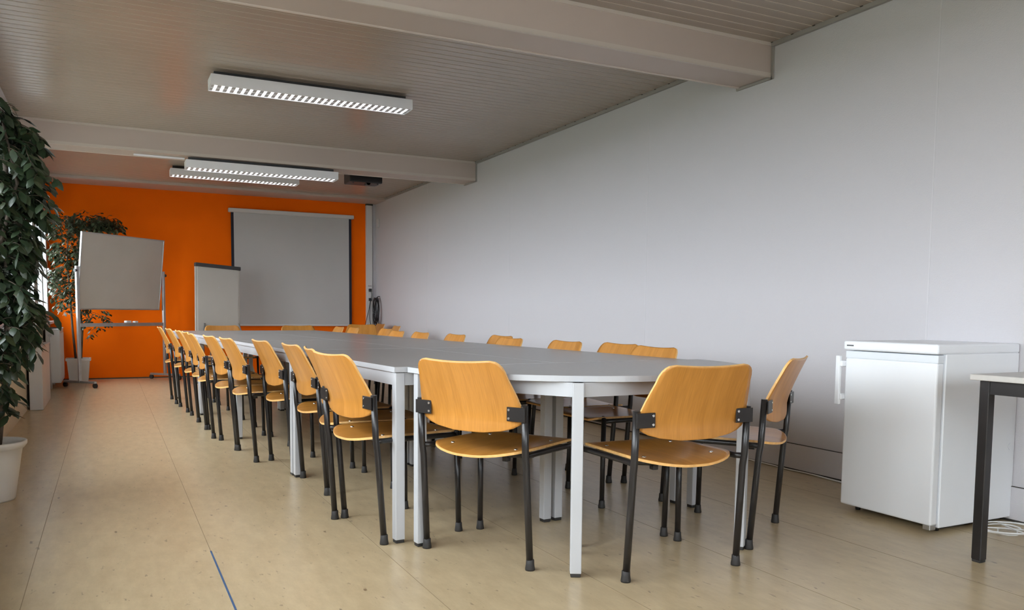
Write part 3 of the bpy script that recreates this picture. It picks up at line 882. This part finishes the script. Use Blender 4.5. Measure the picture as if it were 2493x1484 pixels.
def blob(cx, cy, cz, rx, ry, rz_, n, ll=.062):
    for _ in range(n):
        while True:
            a = Vector((random.uniform(-1, 1), random.uniform(-1, 1), random.uniform(-1, 1)))
            if a.length < 1: break
        p = Vector((cx + a.x * rx, cy + a.y * ry, cz + a.z * rz_))
        p.x = max(p.x, -.30)
        spray(lf, tw, p, Vector((a.x, a.y, .2)), random.randint(3, 5), ll, .032, ('leaf', 'leaf2', 'leaf2'), .11)
blob(-.12, -.02, 2.05, .17, .22, .17, 130); blob(.18, -.05, 2.12, .20, .2, .12, 160); blob(.38, -.05, 2.10, .15, .15, .09, 90)
blob(-.04, 0, 1.75, .18, .2, .25, 190); blob(-.07, -.05, 1.35, .20, .2, .3, 230); blob(-.02, -.1, 1.05, .16, .2, .15, 60)
blob(.22, -.1, .86, .12, .15, .10, 22); blob(.18, -.1, .70, .08, .1, .1, 8)
so = b.build('trunk', t); tw.build('twigs', so); lf.build('foliage', t)

# ------------------------------------------------------------------ radiators under the windows
def radiator(y0, y1, z0, z1, xo, label):
    t = thing('radiator', label, 'radiator', (XL, y0, 0), 0, 'panel radiators under the windows')
    L_ = y1 - y0
    b = MB(); b.bbox(.03, xo, 0, L_, z0, z1 - .012, 'rad', .008, 2)
    n = int(L_ / .05)
    for k in range(n):
        yy = .03 + k * (L_ - .06) / n
        b.box(xo, xo + .004, yy, yy + .025, z0 + .04, z1 - .06, 'rad')
    b.build('panel', t)
    b = MB(); b.bbox(.025, xo + .004, -.003, L_ + .003, z1 - .014, z1, 'rad', .004, 1)
    n = int(L_ / .03)
    for k in range(n): b.box(.04, xo - .01, .02 + k * .03, .026 + k * .03, z1, z1 + .003, 'darkgrey')
    b.build('top_grille', t)
    b = MB(); b.tube([(.08, -.05, z1 - .08), (.08, 0, z1 - .08)], .02, 'tabwhite', 14); b.tube([(.08, -.03, z1 - .08), (.08, -.03, .0)], .007, 'rad', 8); b.build('valve', t)
    b = MB()
    for yy in (.12, L_ - .15): b.box(.022, .05, yy, yy + .03, z0 + .1, z1 - .1, 'rad'); b.box(.04, .08, yy, yy + .03, 0, z0, 'rad')
    b.build('bracket', t)
    return t
radiator(11.35, 12.2, .07, .735, .185, 'white panel radiator in the far corner beside the ficus planter')
t = thing('radiator_cover', 'plain white box cover below the window, standing on the floor past the near ficus', 'radiator cover', (XL, 9.0, 0))
b = MB(); b.bbox(0.024, .138, 0, 1.1, 0, .60, 'rad', .006, 2); b.build('cover', t)
b = MB(); b.bbox(.022, .146, -.006, 1.106, .60, .618, 'tabwhite', .006, 2); b.build('lid', t)

# ------------------------------------------------------------------ cables and sockets in the far corner
t = thing('wall_socket', 'double socket with black plugs on the white corner duct', 'socket', (3.757, YF - .05, 1.30))
b = MB(); b.bbox(-.035, .035, -.012, 0, -.16, .12, 'trim', .003, 1); b.box(-.03, .03, -.0135, -.012, .085, .092, 'darkgrey'); b.build('face_plate', t)
b = MB(); b.bbox(-.022, .022, -.05, -.012, -.005, .045, 'cable_b', .004, 1); b.build('plug', t)
b = MB(); b.bbox(-.022, .022, -.05, -.012, -.150, -.105, 'cable_b', .004, 1); b.build('plug', t)
b = MB()
cx, cy, cz = 3.80, 12.50, .985
for k in range(7):
    rr = .10 + .018 * math.sin(k * 2.1); hh = .20 + .022 * math.cos(k * 1.7); off = .015 * math.sin(k * 3)
    pts = [(cx + .02 * math.sin(q * .8 + k), cy + off * 1.5 + rr * math.cos(q), cz + off + hh * math.sin(q)) for q in [2 * PI * i / 28 for i in range(28)]]
    b.tube(pts, .006, 'cable_b', 6, closed=True)
b.tube([(cx + .01, cy, cz + .20), (XR - .03, cy + .02, cz + .235), (XR, cy + .02, cz + .235)], .006, 'cable_b', 6)
tag(b.build('coiled_cable'), 'black cable coiled on a hook in the far right corner', 'cable')
b = MB()
b.tube([(3.757, YF - .095, 1.32), (3.78, YF - .11, 1.25), (3.76, YF - .10, 1.16), (3.745, YF - .10, 1.05), (3.74, YF - .10, .85), (3.77, YF - .10, .74)], .005, 'cable_b', 6, smooth_path=2)
b.tube([(3.757, YF - .095, 1.17), (3.73, YF - .10, 1.0), (3.70, YF - .10, .9), (3.66, YF - .08, .70), (3.65, YF - .05, .3), (3.65, YF - .04, .006)], .005, 'cable_b', 6, smooth_path=2)
tag(b.build('hanging_cable'), 'black cables hanging from the plugs on the corner duct', 'cable')
b = MB(); b.bbox(XR - .03, XR, 12.52, 12.60, 2.30, 2.44, 'trim', .006, 2)
tag(b.build('wall_sensor'), 'small pale box high on the right wall near the far corner', 'sensor')
